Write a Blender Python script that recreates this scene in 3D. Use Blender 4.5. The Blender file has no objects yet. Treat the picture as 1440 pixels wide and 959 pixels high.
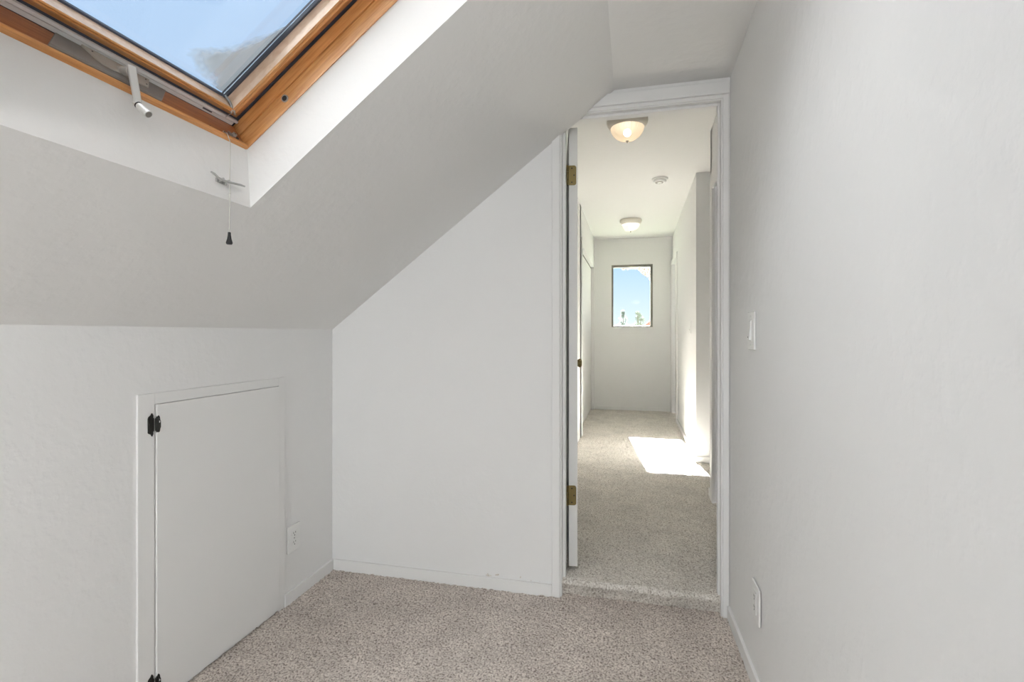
import bpy, bmesh, math, random
import numpy as np
from mathutils import Vector, Matrix
from math import sin, cos, pi, atan, radians

random.seed(7); rng = np.random.default_rng(7)
C = bpy.context.scene.collection
scene = bpy.context.scene

# ------------------------------------------------------------------ camera
CAM_H = 1.155
cam_d = bpy.data.cameras.new('camera'); cam = bpy.data.objects.new('camera', cam_d); C.objects.link(cam)
cam.location = (0, 0, CAM_H)
cam.rotation_euler = (pi/2, 0, math.atan(168/700))
cam_d.sensor_width = 36; cam_d.lens = 700/1440*36
cam_d.shift_y = -9.5/1440
cam_d.clip_start = 0.02; cam_d.clip_end = 500
scene.camera = cam

# ------------------------------------------------------------------ colour management
vs = scene.view_settings
scene.display_settings.display_device = 'sRGB'
vs.view_transform = 'Standard'; vs.look = 'None'; vs.gamma = 1; vs.use_curve_mapping = False
vs.exposure = 0.27

# ------------------------------------------------------------------ sky
SKY_BLUE = 1.0; FILL_CLOUD = 9.8
world = bpy.data.worlds.new('sky'); scene.world = world; world.use_nodes = True
wn = world.node_tree; wn.nodes.clear()
out = wn.nodes.new('ShaderNodeOutputWorld'); bg = wn.nodes.new('ShaderNodeBackground')
tc = wn.nodes.new('ShaderNodeTexCoord'); sp = wn.nodes.new('ShaderNodeSeparateXYZ')
ramp = wn.nodes.new('ShaderNodeValToRGB')
wn.links.new(tc.outputs['Generated'], sp.inputs[0]); wn.links.new(sp.outputs['Z'], ramp.inputs[0])
e = ramp.color_ramp.elements
e[0].position = 0.0; e[0].color = (.80, .90, .98, 1)
e[1].position = 0.13; e[1].color = (.50, .70, .96, 1)
n_ = e.new(0.35); n_.color = (.46, .62, .85, 1)
n_ = e.new(0.75); n_.color = (.43, .60, .85, 1)
# unseen bright cloud bank added behind the house to light the room
mr = wn.nodes.new('ShaderNodeMapRange'); mr.interpolation_type = 'SMOOTHSTEP'
mr.inputs['From Min'].default_value = 0.30; mr.inputs['From Max'].default_value = 0.08
mr.inputs['To Min'].default_value = 0; mr.inputs['To Max'].default_value = 1
cn = wn.nodes.new('ShaderNodeTexNoise'); cn.inputs['Scale'].default_value = 3
ma = wn.nodes.new('ShaderNodeMath'); ma.operation = 'MULTIPLY_ADD'; ma.inputs[1].default_value = 0.08; 
wn.links.new(tc.outputs['Generated'], cn.inputs['Vector']); wn.links.new(cn.outputs['Fac'], ma.inputs[0]); wn.links.new(sp.outputs['Y'], ma.inputs[2])
wn.links.new(ma.outputs[0], mr.inputs['Value'])
mx = wn.nodes.new('ShaderNodeMix'); mx.data_type = 'RGBA'
wn.links.new(mr.outputs[0], mx.inputs[0]); wn.links.new(ramp.outputs[0], mx.inputs[6])
cr = wn.nodes.new('ShaderNodeValToRGB')      # the cloud is brightest low down
cr.color_ramp.elements[0].position = .08; cr.color_ramp.elements[0].color = (.98, .99, 1.02, 1)
cr.color_ramp.elements[1].position = .62; cr.color_ramp.elements[1].color = (.68, .695, .72, 1)
mrx = wn.nodes.new('ShaderNodeMapRange'); mrx.interpolation_type = 'SMOOTHSTEP'      # and brighter to the right, added to light the left wall and shaft
mrx.inputs['From Min'].default_value = -.45; mrx.inputs['From Max'].default_value = .65
mrx.inputs['To Min'].default_value = FILL_CLOUD*.50; mrx.inputs['To Max'].default_value = FILL_CLOUD*1.8
wn.links.new(sp.outputs['X'], mrx.inputs['Value'])
sc_ = wn.nodes.new('ShaderNodeVectorMath'); sc_.operation = 'SCALE'; wn.links.new(mrx.outputs[0], sc_.inputs['Scale'])
wn.links.new(sp.outputs['Z'], cr.inputs[0]); wn.links.new(cr.outputs[0], sc_.inputs[0]); wn.links.new(sc_.outputs[0], mx.inputs[7])
wn.links.new(mx.outputs[2], bg.inputs[0]); bg.inputs[1].default_value = SKY_BLUE
wn.links.new(bg.outputs[0], out.inputs[0])

# ------------------------------------------------------------------ sun (low, shining in through the window at the far end of the hall)
sun_d = bpy.data.lights.new('sun', 'SUN'); sun = bpy.data.objects.new('sun', sun_d); C.objects.link(sun)
sun_d.energy = 300; sun_d.angle = radians(0.53); sun_d.color = (1, .98, .955)
SUN_DIR = Vector((.19, -1.61, -1)).normalized()
sun.rotation_euler = SUN_DIR.to_track_quat('-Z', 'Y').to_euler()
sun.location = (0, 12, 9)

# ------------------------------------------------------------------ materials
def mat(name, col, rough=.6, metal=0, spec=.5):
    m = bpy.data.materials.new(name); m.use_nodes = True
    b = m.node_tree.nodes['Principled BSDF']
    b.inputs['Base Color'].default_value = (*col, 1); b.inputs['Roughness'].default_value = rough
    b.inputs['Metallic'].default_value = metal; b.inputs['Specular IOR Level'].default_value = spec
    return m
def nd(m, t): return m.node_tree.nodes.new(t)
def ln(m, a, b): m.node_tree.links.new(a, b)
def bump(m, scale, strength, dist, detail=3, vec_scale=None, lo=None, hi=None):
    t = nd(m, 'ShaderNodeTexCoord'); n = nd(m, 'ShaderNodeTexNoise'); b = nd(m, 'ShaderNodeBump')
    n.inputs['Scale'].default_value = scale; n.inputs['Detail'].default_value = detail
    b.inputs['Strength'].default_value = strength; b.inputs['Distance'].default_value = dist
    src = t.outputs['Object']
    if vec_scale:
        mp = nd(m, 'ShaderNodeMapping'); mp.inputs['Scale'].default_value = vec_scale
        ln(m, src, mp.inputs[0]); src = mp.outputs[0]
    ln(m, src, n.inputs['Vector'])
    o = n.outputs['Fac']
    if lo is not None:
        r = nd(m, 'ShaderNodeMapRange'); r.interpolation_type = 'SMOOTHSTEP'
        r.inputs['From Min'].default_value = lo; r.inputs['From Max'].default_value = hi
        ln(m, o, r.inputs['Value']); o = r.outputs[0]
    ln(m, o, b.inputs['Height'])
    ln(m, b.outputs[0], m.node_tree.nodes['Principled BSDF'].inputs['Normal'])
    return b
PAINT = mat('wall_paint', (.865, .861, .85), .75, spec=.25)
bump(PAINT, 30, .17, .003, 3, lo=.40, hi=.70)
CEIL = mat('ceiling_paint', (.862, .855, .838), .8, spec=.2)
bump(CEIL, 30, .14, .003, 3, lo=.40, hi=.70)
TRIM = mat('trim_paint', (.86, .855, .84), .5, spec=.3)
bump(TRIM, 12, .05, .002)
PANEL = mat('panel_paint', (.865, .86, .845), .6, spec=.3)
bump(PANEL, 9, .06, .003)
DOORP = mat('door_paint', (.83, .82, .795), .5, spec=.3)
bump(DOORP, 9, .06, .003)
PLAST = mat('white_plastic', (.86, .86, .84), .3)
bump(PLAST, 60, .02, .001)
DARK = mat('dark_slot', (.03, .03, .03), .6)
BLACKM = mat('black_iron', (.028, .027, .024), .45, .6)
bump(BLACKM, 300, .3, .0006)
BRASS = mat('antique_brass', (.20, .155, .065), .42, .85)
bump(BRASS, 200, .2, .0005)
STEEL = mat('grey_steel', (.50, .50, .49), .35, .75)
bump(STEEL, 200, .1, .0004)
GREYM = mat('grey_enamel', (.24, .22, .20), .42, .1)
bump(GREYM, 120, .05, .0004)
PLATE = mat('tan_grey_enamel', (.50, .455, .40), .4)
bump(PLATE, 120, .05, .0004)
LGREY = mat('light_grey_enamel', (.66, .65, .62), .35, .1)
bump(LGREY, 120, .05, .0004)
ALU = mat('white_aluminium', (.84, .83, .82), .35, 0)
bump(ALU, 60, .04, .0004)
BRONZE = mat('bronze_anodised_aluminium', (.17, .165, .14), .45, .5)
bump(BRONZE, 80, .05, .0004)
GASKET = mat('grey_gasket', (.07, .08, .11), .5)
bump(GASKET, 80, .1, .0004)
SPACER = mat('spacer_bar', (.66, .76, .86), .3, 0)
bump(SPACER, 80, .04, .0004)
CREAM = mat('cream_enamel', (.72, .68, .60), .4)
bump(CREAM, 40, .03, .0005)
BLKPL = mat('black_plastic', (.02, .02, .022), .3)
bump(BLKPL, 90, .04, .0004)
CORDM = mat('cord_fibre', (.62, .60, .54), .8)
bump(CORDM, 900, .3, .0004)

def wood(name, c1, c2, sc):
    m = mat(name, c1, .38, spec=.45)
    t = nd(m, 'ShaderNodeTexCoord'); mp = nd(m, 'ShaderNodeMapping'); mp.inputs['Scale'].default_value = sc
    n = nd(m, 'ShaderNodeTexNoise'); n.inputs['Scale'].default_value = 6; n.inputs['Detail'].default_value = 6; n.inputs['Distortion'].default_value = .6
    m.node_tree.nodes['Principled BSDF'].inputs['Coat Weight'].default_value = .6; m.node_tree.nodes['Principled BSDF'].inputs['Coat Roughness'].default_value = .22
    rt = nd(m, 'ShaderNodeMapping'); rt.inputs['Rotation'].default_value = (0, atan(.7526), 0)
    r = nd(m, 'ShaderNodeValToRGB'); r.color_ramp.elements[0].position = .32; r.color_ramp.elements[1].position = .68
    r.color_ramp.elements[0].color = (*c2, 1); r.color_ramp.elements[1].color = (*c1, 1)
    ln(m, t.outputs['Object'], rt.inputs[0]); ln(m, rt.outputs[0], mp.inputs[0]); ln(m, mp.outputs[0], n.inputs['Vector']); ln(m, n.outputs['Fac'], r.inputs[0])
    ln(m, r.outputs[0], m.node_tree.nodes['Principled BSDF'].inputs['Base Color'])
    b = nd(m, 'ShaderNodeBump'); b.inputs['Strength'].default_value = .12; b.inputs['Distance'].default_value = .001
    ln(m, n.outputs['Fac'], b.inputs['Height']); ln(m, b.outputs[0], m.node_tree.nodes['Principled BSDF'].inputs['Normal'])
    return m
WOOD_A = wood('pine_along_slope', (.80, .42, .16), (.62, .27, .08), (2, 30, 30))   # grain along local x
WOOD_D = wood('dark_pine_rail', (.44, .15, .042), (.31, .09, .024), (30, 2, 30))
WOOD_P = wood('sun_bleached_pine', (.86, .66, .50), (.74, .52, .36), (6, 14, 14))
WOOD_Y = wood('pine_along_width', (.74, .35, .11), (.56, .23, .06), (30, 2, 30))  # grain along local y

def carpet(name, dark, mid, light):
    m = mat(name, mid, .95, spec=.1)
    t = nd(m, 'ShaderNodeTexCoord')
    n = nd(m, 'ShaderNodeTexNoise'); n.inputs['Scale'].default_value = 135; n.inputs['Detail'].default_value = 2.5; n.inputs['Roughness'].default_value = .65
    r = nd(m, 'ShaderNodeValToRGB'); el = r.color_ramp.elements
    el[0].position = .36; el[0].color = (*dark, 1); el[1].position = .62; el[1].color = (*light, 1)
    q = el.new(.47); q.color = (*mid, 1)
    n2 = nd(m, 'ShaderNodeTexNoise'); n2.inputs['Scale'].default_value = 7; n2.inputs['Detail'].default_value = 3
    r2 = nd(m, 'ShaderNodeMapRange'); r2.inputs['From Min'].default_value = .3; r2.inputs['From Max'].default_value = .7
    r2.inputs['To Min'].default_value = .88; r2.inputs['To Max'].default_value = 1.08
    ml = nd(m, 'ShaderNodeVectorMath'); ml.operation = 'SCALE'
    ln(m, t.outputs['Object'], n.inputs['Vector']); ln(m, t.outputs['Object'], n2.inputs['Vector'])
    ln(m, n.outputs['Fac'], r.inputs[0]); ln(m, n2.outputs['Fac'], r2.inputs['Value'])
    ln(m, r.outputs[0], ml.inputs[0]); ln(m, r2.outputs[0], ml.inputs['Scale'])
    B = m.node_tree.nodes['Principled BSDF']
    ln(m, ml.outputs[0], B.inputs['Base Color'])
    b = nd(m, 'ShaderNodeBump'); b.inputs['Strength'].default_value = .7; b.inputs['Distance'].default_value = .006
    ln(m, n.outputs['Fac'], b.inputs['Height']); ln(m, b.outputs[0], B.inputs['Normal'])
    return m
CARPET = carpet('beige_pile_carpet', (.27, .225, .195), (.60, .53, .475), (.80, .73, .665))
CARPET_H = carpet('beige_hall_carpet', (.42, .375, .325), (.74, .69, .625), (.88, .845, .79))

def glass(name, ior=1.35):
    m = bpy.data.materials.new(name); m.use_nodes = True; nt = m.node_tree; nt.nodes.clear()
    o = nt.nodes.new('ShaderNodeOutputMaterial'); t = nt.nodes.new('ShaderNodeBsdfTransparent'); g = nt.nodes.new('ShaderNodeBsdfGlossy')
    t.inputs[0].default_value = (.97, .985, .985, 1)
    g.inputs['Roughness'].default_value = .02
    f = nt.nodes.new('ShaderNodeFresnel'); f.inputs[0].default_value = ior
    mx = nt.nodes.new('ShaderNodeMixShader'); nt.links.new(f.outputs[0], mx.inputs[0])
    nt.links.new(t.outputs[0], mx.inputs[1]); nt.links.new(g.outputs[0], mx.inputs[2]); nt.links.new(mx.outputs[0], o.inputs[0])
    return m
GLASS = glass('window_glass')
CLEAR = glass('low_reflection_glass', 1.06)  # reflection lowered to keep the added ceiling lamp out of the pane

# dusty film dried onto the skylight pane, thinning out towards its ragged rim
FILM = bpy.data.materials.new('dried_dust_film'); FILM.use_nodes = True
nt = FILM.node_tree; nt.nodes.clear()
o = nt.nodes.new('ShaderNodeOutputMaterial'); tr = nt.nodes.new('ShaderNodeBsdfTransparent')
tl = nt.nodes.new('ShaderNodeBsdfTranslucent'); tl.inputs[0].default_value = (.105, .105, .10, 1)
df = nt.nodes.new('ShaderNodeBsdfDiffuse'); df.inputs[0].default_value = (.62, .61, .57, 1)
m1 = nt.nodes.new('ShaderNodeMixShader'); m1.inputs[0].default_value = .3
nt.links.new(tl.outputs[0], m1.inputs[1]); nt.links.new(df.outputs[0], m1.inputs[2])
at = nt.nodes.new('ShaderNodeAttribute'); at.attribute_name = 'film_weight'
tcn = nt.nodes.new('ShaderNodeTexCoord'); nz = nt.nodes.new('ShaderNodeTexNoise'); nz.inputs['Scale'].default_value = 55; nz.inputs['Detail'].default_value = 5
nt.links.new(tcn.outputs['Object'], nz.inputs['Vector'])
mm = nt.nodes.new('ShaderNodeMath'); mm.operation = 'MULTIPLY_ADD'; mm.inputs[1].default_value = .55; 
nt.links.new(nz.outputs['Fac'], mm.inputs[0]); nt.links.new(at.outputs['Fac'], mm.inputs[2])
mrg = nt.nodes.new('ShaderNodeMapRange'); mrg.inputs['From Min'].default_value = .36; mrg.inputs['From Max'].default_value = 1.0
mrg.inputs['To Min'].default_value = 0; mrg.inputs['To Max'].default_value = .82
nt.links.new(mm.outputs[0], mrg.inputs['Value'])
m2 = nt.nodes.new('ShaderNodeMixShader'); nt.links.new(mrg.outputs[0], m2.inputs[0])
nt.links.new(tr.outputs[0], m2.inputs[1]); nt.links.new(m1.outputs[0], m2.inputs[2]); nt.links.new(m2.outputs[0], o.inputs[0])

def emit_glass(name, col, emis, strength):
    m = bpy.data.materials.new(name); m.use_nodes = True; nt = m.node_tree; nt.nodes.clear()
    o = nt.nodes.new('ShaderNodeOutputMaterial'); t = nt.nodes.new('ShaderNodeBsdfTranslucent'); d = nt.nodes.new('ShaderNodeBsdfDiffuse')
    tp = nt.nodes.new('ShaderNodeBsdfTransparent')
    t.inputs[0].default_value = (col[0]*.06, col[1]*.05, col[2]*.038, 1); d.inputs[0].default_value = (col[0]*.4, col[1]*.4, col[2]*.4, 1)
    a = nt.nodes.new('ShaderNodeMixShader'); a.inputs[0].default_value = .4
    nt.links.new(t.outputs[0], a.inputs[1]); nt.links.new(d.outputs[0], a.inputs[2])
    b = nt.nodes.new('ShaderNodeMixShader'); b.inputs[0].default_value = .10
    nt.links.new(a.outputs[0], b.inputs[1]); nt.links.new(tp.outputs[0], b.inputs[2])
    em = nt.nodes.new('ShaderNodeEmission'); em.inputs[0].default_value = (*emis, 1); em.inputs[1].default_value = strength
    ad = nt.nodes.new('ShaderNodeAddShader'); nt.links.new(b.outputs[0], ad.inputs[0]); nt.links.new(em.outputs[0], ad.inputs[1])
    nt.links.new(ad.outputs[0], o.inputs[0]); return m
BOWL = emit_glass('ribbed_alabaster_glass', (.90, .84, .72), (1, .80, .54), .38)
BOWL_F = emit_glass('ribbed_white_glass', (.92, .90, .86), (1, .93, .78), .6)
def emitter(name, col, s):
    m = bpy.data.materials.new(name); m.use_nodes = True; nt = m.node_tree; nt.nodes.clear()
    o = nt.nodes.new('ShaderNodeOutputMaterial'); em = nt.nodes.new('ShaderNodeEmission')
    em.inputs[0].default_value = (*col, 1); em.inputs[1].default_value = s; nt.links.new(em.outputs[0], o.inputs[0]); return m
BULB = emitter('lamp_bulb_glow', (1, .92, .82), 50)

# ------------------------------------------------------------------ mesh helpers
I4 = Matrix.Identity(4)
def box(bm, x0, x1, y0, y1, z0, z1, M=I4):
    v = [bm.verts.new(M @ Vector(p)) for p in ((x0,y0,z0),(x1,y0,z0),(x1,y1,z0),(x0,y1,z0),(x0,y0,z1),(x1,y0,z1),(x1,y1,z1),(x0,y1,z1))]
    for f in ((0,3,2,1),(4,5,6,7),(0,1,5,4),(1,2,6,5),(2,3,7,6),(3,0,4,7)): bm.faces.new([v[i] for i in f])
    return bm
def prism(bm, poly, axis, lo, hi, M=I4):
    """poly: list of 2D points in the plane across `axis` (x: (y,z), y: (x,z), z: (x,y))"""
    def P(p, t):
        if axis == 'x': return Vector((t, p[0], p[1]))
        if axis == 'y': return Vector((p[0], t, p[1]))
        return Vector((p[0], p[1], t))
    a = [bm.verts.new(M @ P(p, lo)) for p in poly]; b = [bm.verts.new(M @ P(p, hi)) for p in poly]
    bm.faces.new(a); bm.faces.new(b[::-1]); n = len(poly)
    for i in range(n): bm.faces.new([a[i], b[i], b[(i+1) % n], a[(i+1) % n]])
    return bm
def tube(bm, pts, r, n=10, M=I4, cap=True):
    pts = [Vector(p) for p in pts]; rr = r if isinstance(r, (list, tuple)) else [r]*len(pts)
    rings = []; ref = None
    for i, p in enumerate(pts):
        d = (pts[min(i+1, len(pts)-1)] - pts[max(i-1, 0)]).normalized()
        if ref is None: ref = Vector((0, 0, 1)) if abs(d.z) < .9 else Vector((1, 0, 0))
        u = (ref - d*ref.dot(d)).normalized(); ref = u; w = d.cross(u)
        rings.append([bm.verts.new(M @ (p + (u*cos(2*pi*k/n) + w*sin(2*pi*k/n))*rr[i])) for k in range(n)])
    for a, b in zip(rings, rings[1:]):
        for k in range(n): bm.faces.new([a[k], a[(k+1) % n], b[(k+1) % n], b[k]])
    if cap: bm.faces.new(rings[0][::-1]); bm.faces.new(rings[-1])
    return bm
def lathe(bm, prof, n=48, M=I4, rib=None):
    """prof: (r,z) list; r==0 makes a pole"""
    rings = []
    for r, z in prof:
        if r < 1e-6: rings.append([bm.verts.new(M @ Vector((0, 0, z)))]); continue
        ring = []
        for k in range(n):
            q = r * (1 + (rib[1]*cos(rib[0]*2*pi*k/n) if rib else 0))
            ring.append(bm.verts.new(M @ Vector((q*cos(2*pi*k/n), q*sin(2*pi*k/n), z))))
        rings.append(ring)
    for a, b in zip(rings, rings[1:]):
        for k in range(n):
            if len(a) == 1 and len(b) == 1: continue
            if len(a) == 1: bm.faces.new([a[0], b[k], b[(k+1) % n]])
            elif len(b) == 1: bm.faces.new([a[k], b[0], a[(k+1) % n]])
            else: bm.faces.new([a[k], b[k], b[(k+1) % n], a[(k+1) % n]])
    return bm
def B(): return bmesh.new()
def obj(name, bm, m, parent=None, bevel=0, smooth=False, seg=2):
    bmesh.ops.recalc_face_normals(bm, faces=bm.faces)
    me = bpy.data.meshes.new(name)
    if parent is not None:
        bm.transform(Matrix.Translation(-Vector(parent['_w'])))
    bm.to_mesh(me); bm.free(); me.materials.append(m)
    o = bpy.data.objects.new(name, me); C.objects.link(o)
    o['_w'] = tuple(parent['_w']) if parent is not None else (0, 0, 0)
    if parent is not None: o.parent = parent
    if bevel:
        md = o.modifiers.new('bevel', 'BEVEL'); md.width = bevel; md.segments = seg; md.limit_method = 'ANGLE'; md.angle_limit = radians(40)
    if smooth:
        for p in me.polygons: p.use_smooth = True
    return o
def empty(name, loc):
    o = bpy.data.objects.new(name, None); C.objects.link(o); o.location = loc; o.empty_display_size = .05
    o['_w'] = tuple(loc); return o
def tag(o, label=None, cat=None, group=None, kind=None):
    if label: o['label'] = label
    if cat: o['category'] = cat
    if group: o['group'] = group
    if kind: o['kind'] = kind
    return o
def struct(o, label, cat): return tag(o, label, cat, kind='structure')

# ------------------------------------------------------------------ main measures (metres)
XL = -1.434; XR = .39; YE = 2.18; YE2 = 2.27; YB = -2.6
KNEE = 1.178; TAN = .7526; TH = atan(TAN); CT, ST = cos(TH), sin(TH)
ZC = 2.203; S = .076; ZH = 2.516; YF = 7.265
XCR = XL + (ZC-KNEE)/TAN
# slope frame: local x = up the slope, local y = world y, local z = outward normal
MS = Matrix(((CT, 0, -ST, XL), (0, 1, 0, 0), (ST, 0, CT, KNEE), (0, 0, 0, 1)))
def sl(a, y, n): return MS @ Vector((a, y, n))

# ------------------------------------------------------------------ floors
def grid_carpet(name, m, xs, prof, amp):
    """prof: (y,z,ny,nz) rows; displaced tufts along the normal"""
    nx, ny = len(xs), len(prof)
    P = np.zeros((ny, nx, 3)); N = np.zeros((ny, nx, 3))
    for j, (y, z, a, b) in enumerate(prof):
        P[j, :, 0] = xs; P[j, :, 1] = y; P[j, :, 2] = z; N[j, :, 1] = a; N[j, :, 2] = b
    h = rng.normal(0, 1, (ny, nx))
    h = .6*h + .1*(np.roll(h, 1, 0)+np.roll(h, -1, 0)+np.roll(h, 1, 1)+np.roll(h, -1, 1))
    h = np.clip(h, -1.5, 1.5)*amp*(1 + 1.0*(np.abs(N[:, :, 1]) > .3))
    P += N*h[:, :, None]
    P[:, :, 0] += rng.uniform(-.0012, .0012, (ny, nx)); 
    idx = np.arange(nx*ny).reshape(ny, nx)
    f = np.stack([idx[:-1, :-1], idx[:-1, 1:], idx[1:, 1:], idx[1:, :-1]], -1).reshape(-1, 4)
    me = bpy.data.meshes.new(name); me.from_pydata(P.reshape(-1, 3).tolist(), [], f.tolist()); me.materials.append(m)
    me.polygons.foreach_set('use_smooth', [True]*len(me.polygons)); me.update()
    o = bpy.data.objects.new(name, me); C.objects.link(o); o['_w'] = (0, 0, 0); return o
xs = list(np.arange(XL-.05, XR+.05, .0065))
rows = [(-2.7, 0, 0, 1), (-1.5, 0, 0, 1), (0, 0, 0, 1), (.8, 0, 0, 1)] + [(y, 0, 0, 1) for y in np.arange(.81, YE+.040, .0065)]
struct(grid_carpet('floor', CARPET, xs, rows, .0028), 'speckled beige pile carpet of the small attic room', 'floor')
xs = list(np.arange(-.70, 1.75, .008))
Yr = YE+.004; rad = .02
rows = [(Yr+.030*(1-z/(S-rad))**.8 if z > 0 else Yr+.030, z, -.9, -.3) for z in np.arange(-.004, S-rad, .006)]
for k in range(6):
    t = k/5*pi/2; rows.append((Yr+rad-rad*cos(t), S-rad+rad*sin(t), -cos(t), sin(t)))
rows += [(y, S, 0, 1) for y in list(np.arange(Yr+rad+.008, 4.2, .008)) + list(np.arange(4.2, YF+.06, .02))]
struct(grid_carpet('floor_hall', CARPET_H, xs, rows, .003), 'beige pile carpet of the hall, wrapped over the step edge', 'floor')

struct(obj('subfloor', box(B(), -1.6, 1.8, YB-.1, YF+.1, -.25, -.012), DARK), 'timber deck under the carpets', 'floor')
bm = B(); box(bm, -.75, 1.8, YE+.045, YF+.1, -.012, S-.02); struct(obj('subfloor_hall', bm, DARK), 'raised timber deck under the hall carpet', 'floor')
# ------------------------------------------------------------------ walls of the room
struct(obj('wall_left', box(B(), XL-.15, XL, YB-.1, YE+.09, -.1, KNEE+.12), PAINT), 'low white knee wall under the sloping ceiling', 'wall')
# right wall, very slightly out of true as in the photograph
bm = B(); ys = [YB-.1, 1.69, YE, YE2]; zb = [-.1, 1.1, ZC+.25]
fx = {(0,0):.392,(0,1):.390,(0,2):.388,(1,0):.397,(1,1):.390,(1,2):.383,(2,0):.388,(2,1):.390,(2,2):.393,(3,0):.388,(3,1):.390,(3,2):.393}
va = [[bm.verts.new((fx[(i, j)], y, z)) for j, z in enumerate(zb)] for i, y in enumerate(ys)]
vb = [[bm.verts.new((.50, y, z)) for z in zb] for y in ys]
for G in (va, vb):
    for i in range(3):
        for j in range(2): bm.faces.new([G[i][j], G[i+1][j], G[i+1][j+1], G[i][j+1]])
for i in range(3):
    bm.faces.new([va[i][0], va[i+1][0], vb[i+1][0], vb[i][0]]); bm.faces.new([va[i][2], va[i+1][2], vb[i+1][2], vb[i][2]])
for j in range(2):
    bm.faces.new([va[0][j], va[0][j+1], vb[0][j+1], vb[0][j]]); bm.faces.new([va[3][j], va[3][j+1], vb[3][j+1], vb[3][j]])
struct(obj('wall_right', bm, PAINT), 'tall white textured wall on the right with a switch and an outlet', 'wall')
JL, JR, JT = -.298, .356, 2.113      # clear door opening
bm = B()   # end wall with the door hole
box(bm, XL-.15, JL-.015, YE, YE2, -.1, ZH+.1)
box(bm, JL-.015, JR+.015, YE, YE2, JT+.015, ZH+.1)
box(bm, JR+.015, .60, YE, YE2, -.1, ZH+.1)
struct(obj('wall_end', bm, PAINT), 'white end wall with the doorway into the hall', 'wall')
# back wall behind the camera, with a window added to light the room
bm = B(); W0, W1, WZ0, WZ1 = -1.10, -.10, .30, 1.36
box(bm, XL-.15, W0, YB-.12, YB, -.1, 2.5); box(bm, W1, XR+.1, YB-.12, YB, -.1, 2.5)
box(bm, W0, W1, YB-.12, YB, -.1, WZ0); box(bm, W0, W1, YB-.12, YB, WZ1, 2.5)
struct(obj('wall_back', bm, PAINT), 'white wall behind the camera with an added window', 'wall')
# flat ceiling
struct(obj('ceiling', box(B(), XCR-.12, XR+.1, YB-.1, YE+.02, ZC, ZC+.12), CEIL), 'narrow flat white strip of ceiling along the right wall', 'ceiling')
# sloping ceiling with the skylight shaft
A0, A1, Y0, Y1 = .534, 1.60, .43, 1.15        # opening at the ceiling surface
A0f, A1f = .620, 1.66; Y1f = 1.152            # opening at the window frame
NF = .135; NT = .30
aTop = (ZC-KNEE)/ST
def ring(bm, a0, a1, y0, y1, n): return [bm.verts.new(sl(a, y, n)) for a, y in ((a0, y0), (a1, y0), (a1, y1), (a0, y1))]
bm = B()
o0 = ring(bm, -.05, aTop, YB-.1, YE+.004, 0); i0 = ring(bm, A0, A1, Y0, Y1, 0)
i1 = ring(bm, A0f, A1f, Y0, Y1f, NF); i2 = ring(bm, A0f, A1f, Y0, Y1f, NT); o2 = ring(bm, -.05, aTop, YB-.1, YE+.004, NT)
for a, b in ((o0, i0), (i0, i1), (i1, i2), (i2, o2), (o2, o0)):
    for k in range(4): bm.faces.new([a[k], a[(k+1) % 4], b[(k+1) % 4], b[k]])
struct(obj('ceiling_slope', bm, CEIL), 'sloping white attic ceiling with a deep skylight shaft', 'ceiling')

# ------------------------------------------------------------------ hall shell
XHR = .515
bm = B()   # left hall wall with closet opening
box(bm, -.62, -.52, YE2-.01, 5.345, 0, ZH+.1); box(bm, -.62, -.52, 5.345, 7.20, 2.11, ZH+.1); box(bm, -.62, -.52, 7.20, YF+.1, 0, ZH+.1)
box(bm, -1.1, -1.05, 5.2, YF+.1, 0, ZH+.1); box(bm, -1.1, -.52, 5.2, 5.3, 0, ZH+.1)
struct(obj('wall_hall_left', bm, PAINT), 'left wall of the hall around the closet', 'wall')
bm = B()   # far wall with window hole
HW0, HW1, HZ0, HZ1 = -.277, .291, 1.257, 2.143
box(bm, -1.1, HW0, YF, YF+.12, 0, ZH+.1); box(bm, HW1, 1.8, YF, YF+.12, 0, ZH+.1)
box(bm, HW0, HW1, YF, YF+.12, 0, HZ0); box(bm, HW0, HW1, YF, YF+.12, HZ1, ZH+.1)
struct(obj('wall_hall_far', bm, PAINT), 'far end wall of the hall with the small window', 'wall')
bm = B()   # far right hall wall, door recess near its far end
prism(bm, [(.53, 4.44), (.5475, 6.42), (.5475, 6.42), (1.6, 6.42), (1.6, 4.44)][:2] + [(.9, 6.42), (.9, 4.44)], 'z', 0, ZH+.1)
prism(bm, [(.5475, 6.42), (.554, 7.16), (.9, 7.16), (.9, 6.42)], 'z', 2.11, ZH+.1)
prism(bm, [(.554, 7.16), (.555, YF+.02), (.9, YF+.02), (.9, 7.16)], 'z', 0, ZH+.1)
box(bm, .9, 1.75, 4.44, 4.54, 0, ZH+.1)
struct(obj('wall_hall_right', bm, PAINT), 'bright right wall of the hall ending in a corner', 'wall')
bm = B()   # near right hall wall, with a doorway
box(bm, XHR, XHR+.11, YE2-.01, 2.60, 0, ZH+.1); box(bm, XHR, XHR+.11, 2.60, 3.40, 2.10, ZH+.1); box(bm, XHR, XHR+.11, 3.40, 3.55, 0, ZH+.1)
box(bm, XHR, 1.75, 3.50, 3.55, 0, ZH+.1)
struct(obj('wall_hall_near', bm, PAINT), 'near right wall of the hall beside the doorway', 'wall')
struct(obj('wall_hall_recess', box(B(), 1.65, 1.75, 3.4, 4.6, 0, ZH+.1), PAINT), 'end wall of the recess off the hall', 'wall')
struct(obj('ceiling_hall', box(B(), -1.1, 1.8, YE2-.01, YF+.12, ZH, ZH+.12), CEIL), 'flat white ceiling of the hall', 'ceiling')

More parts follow.
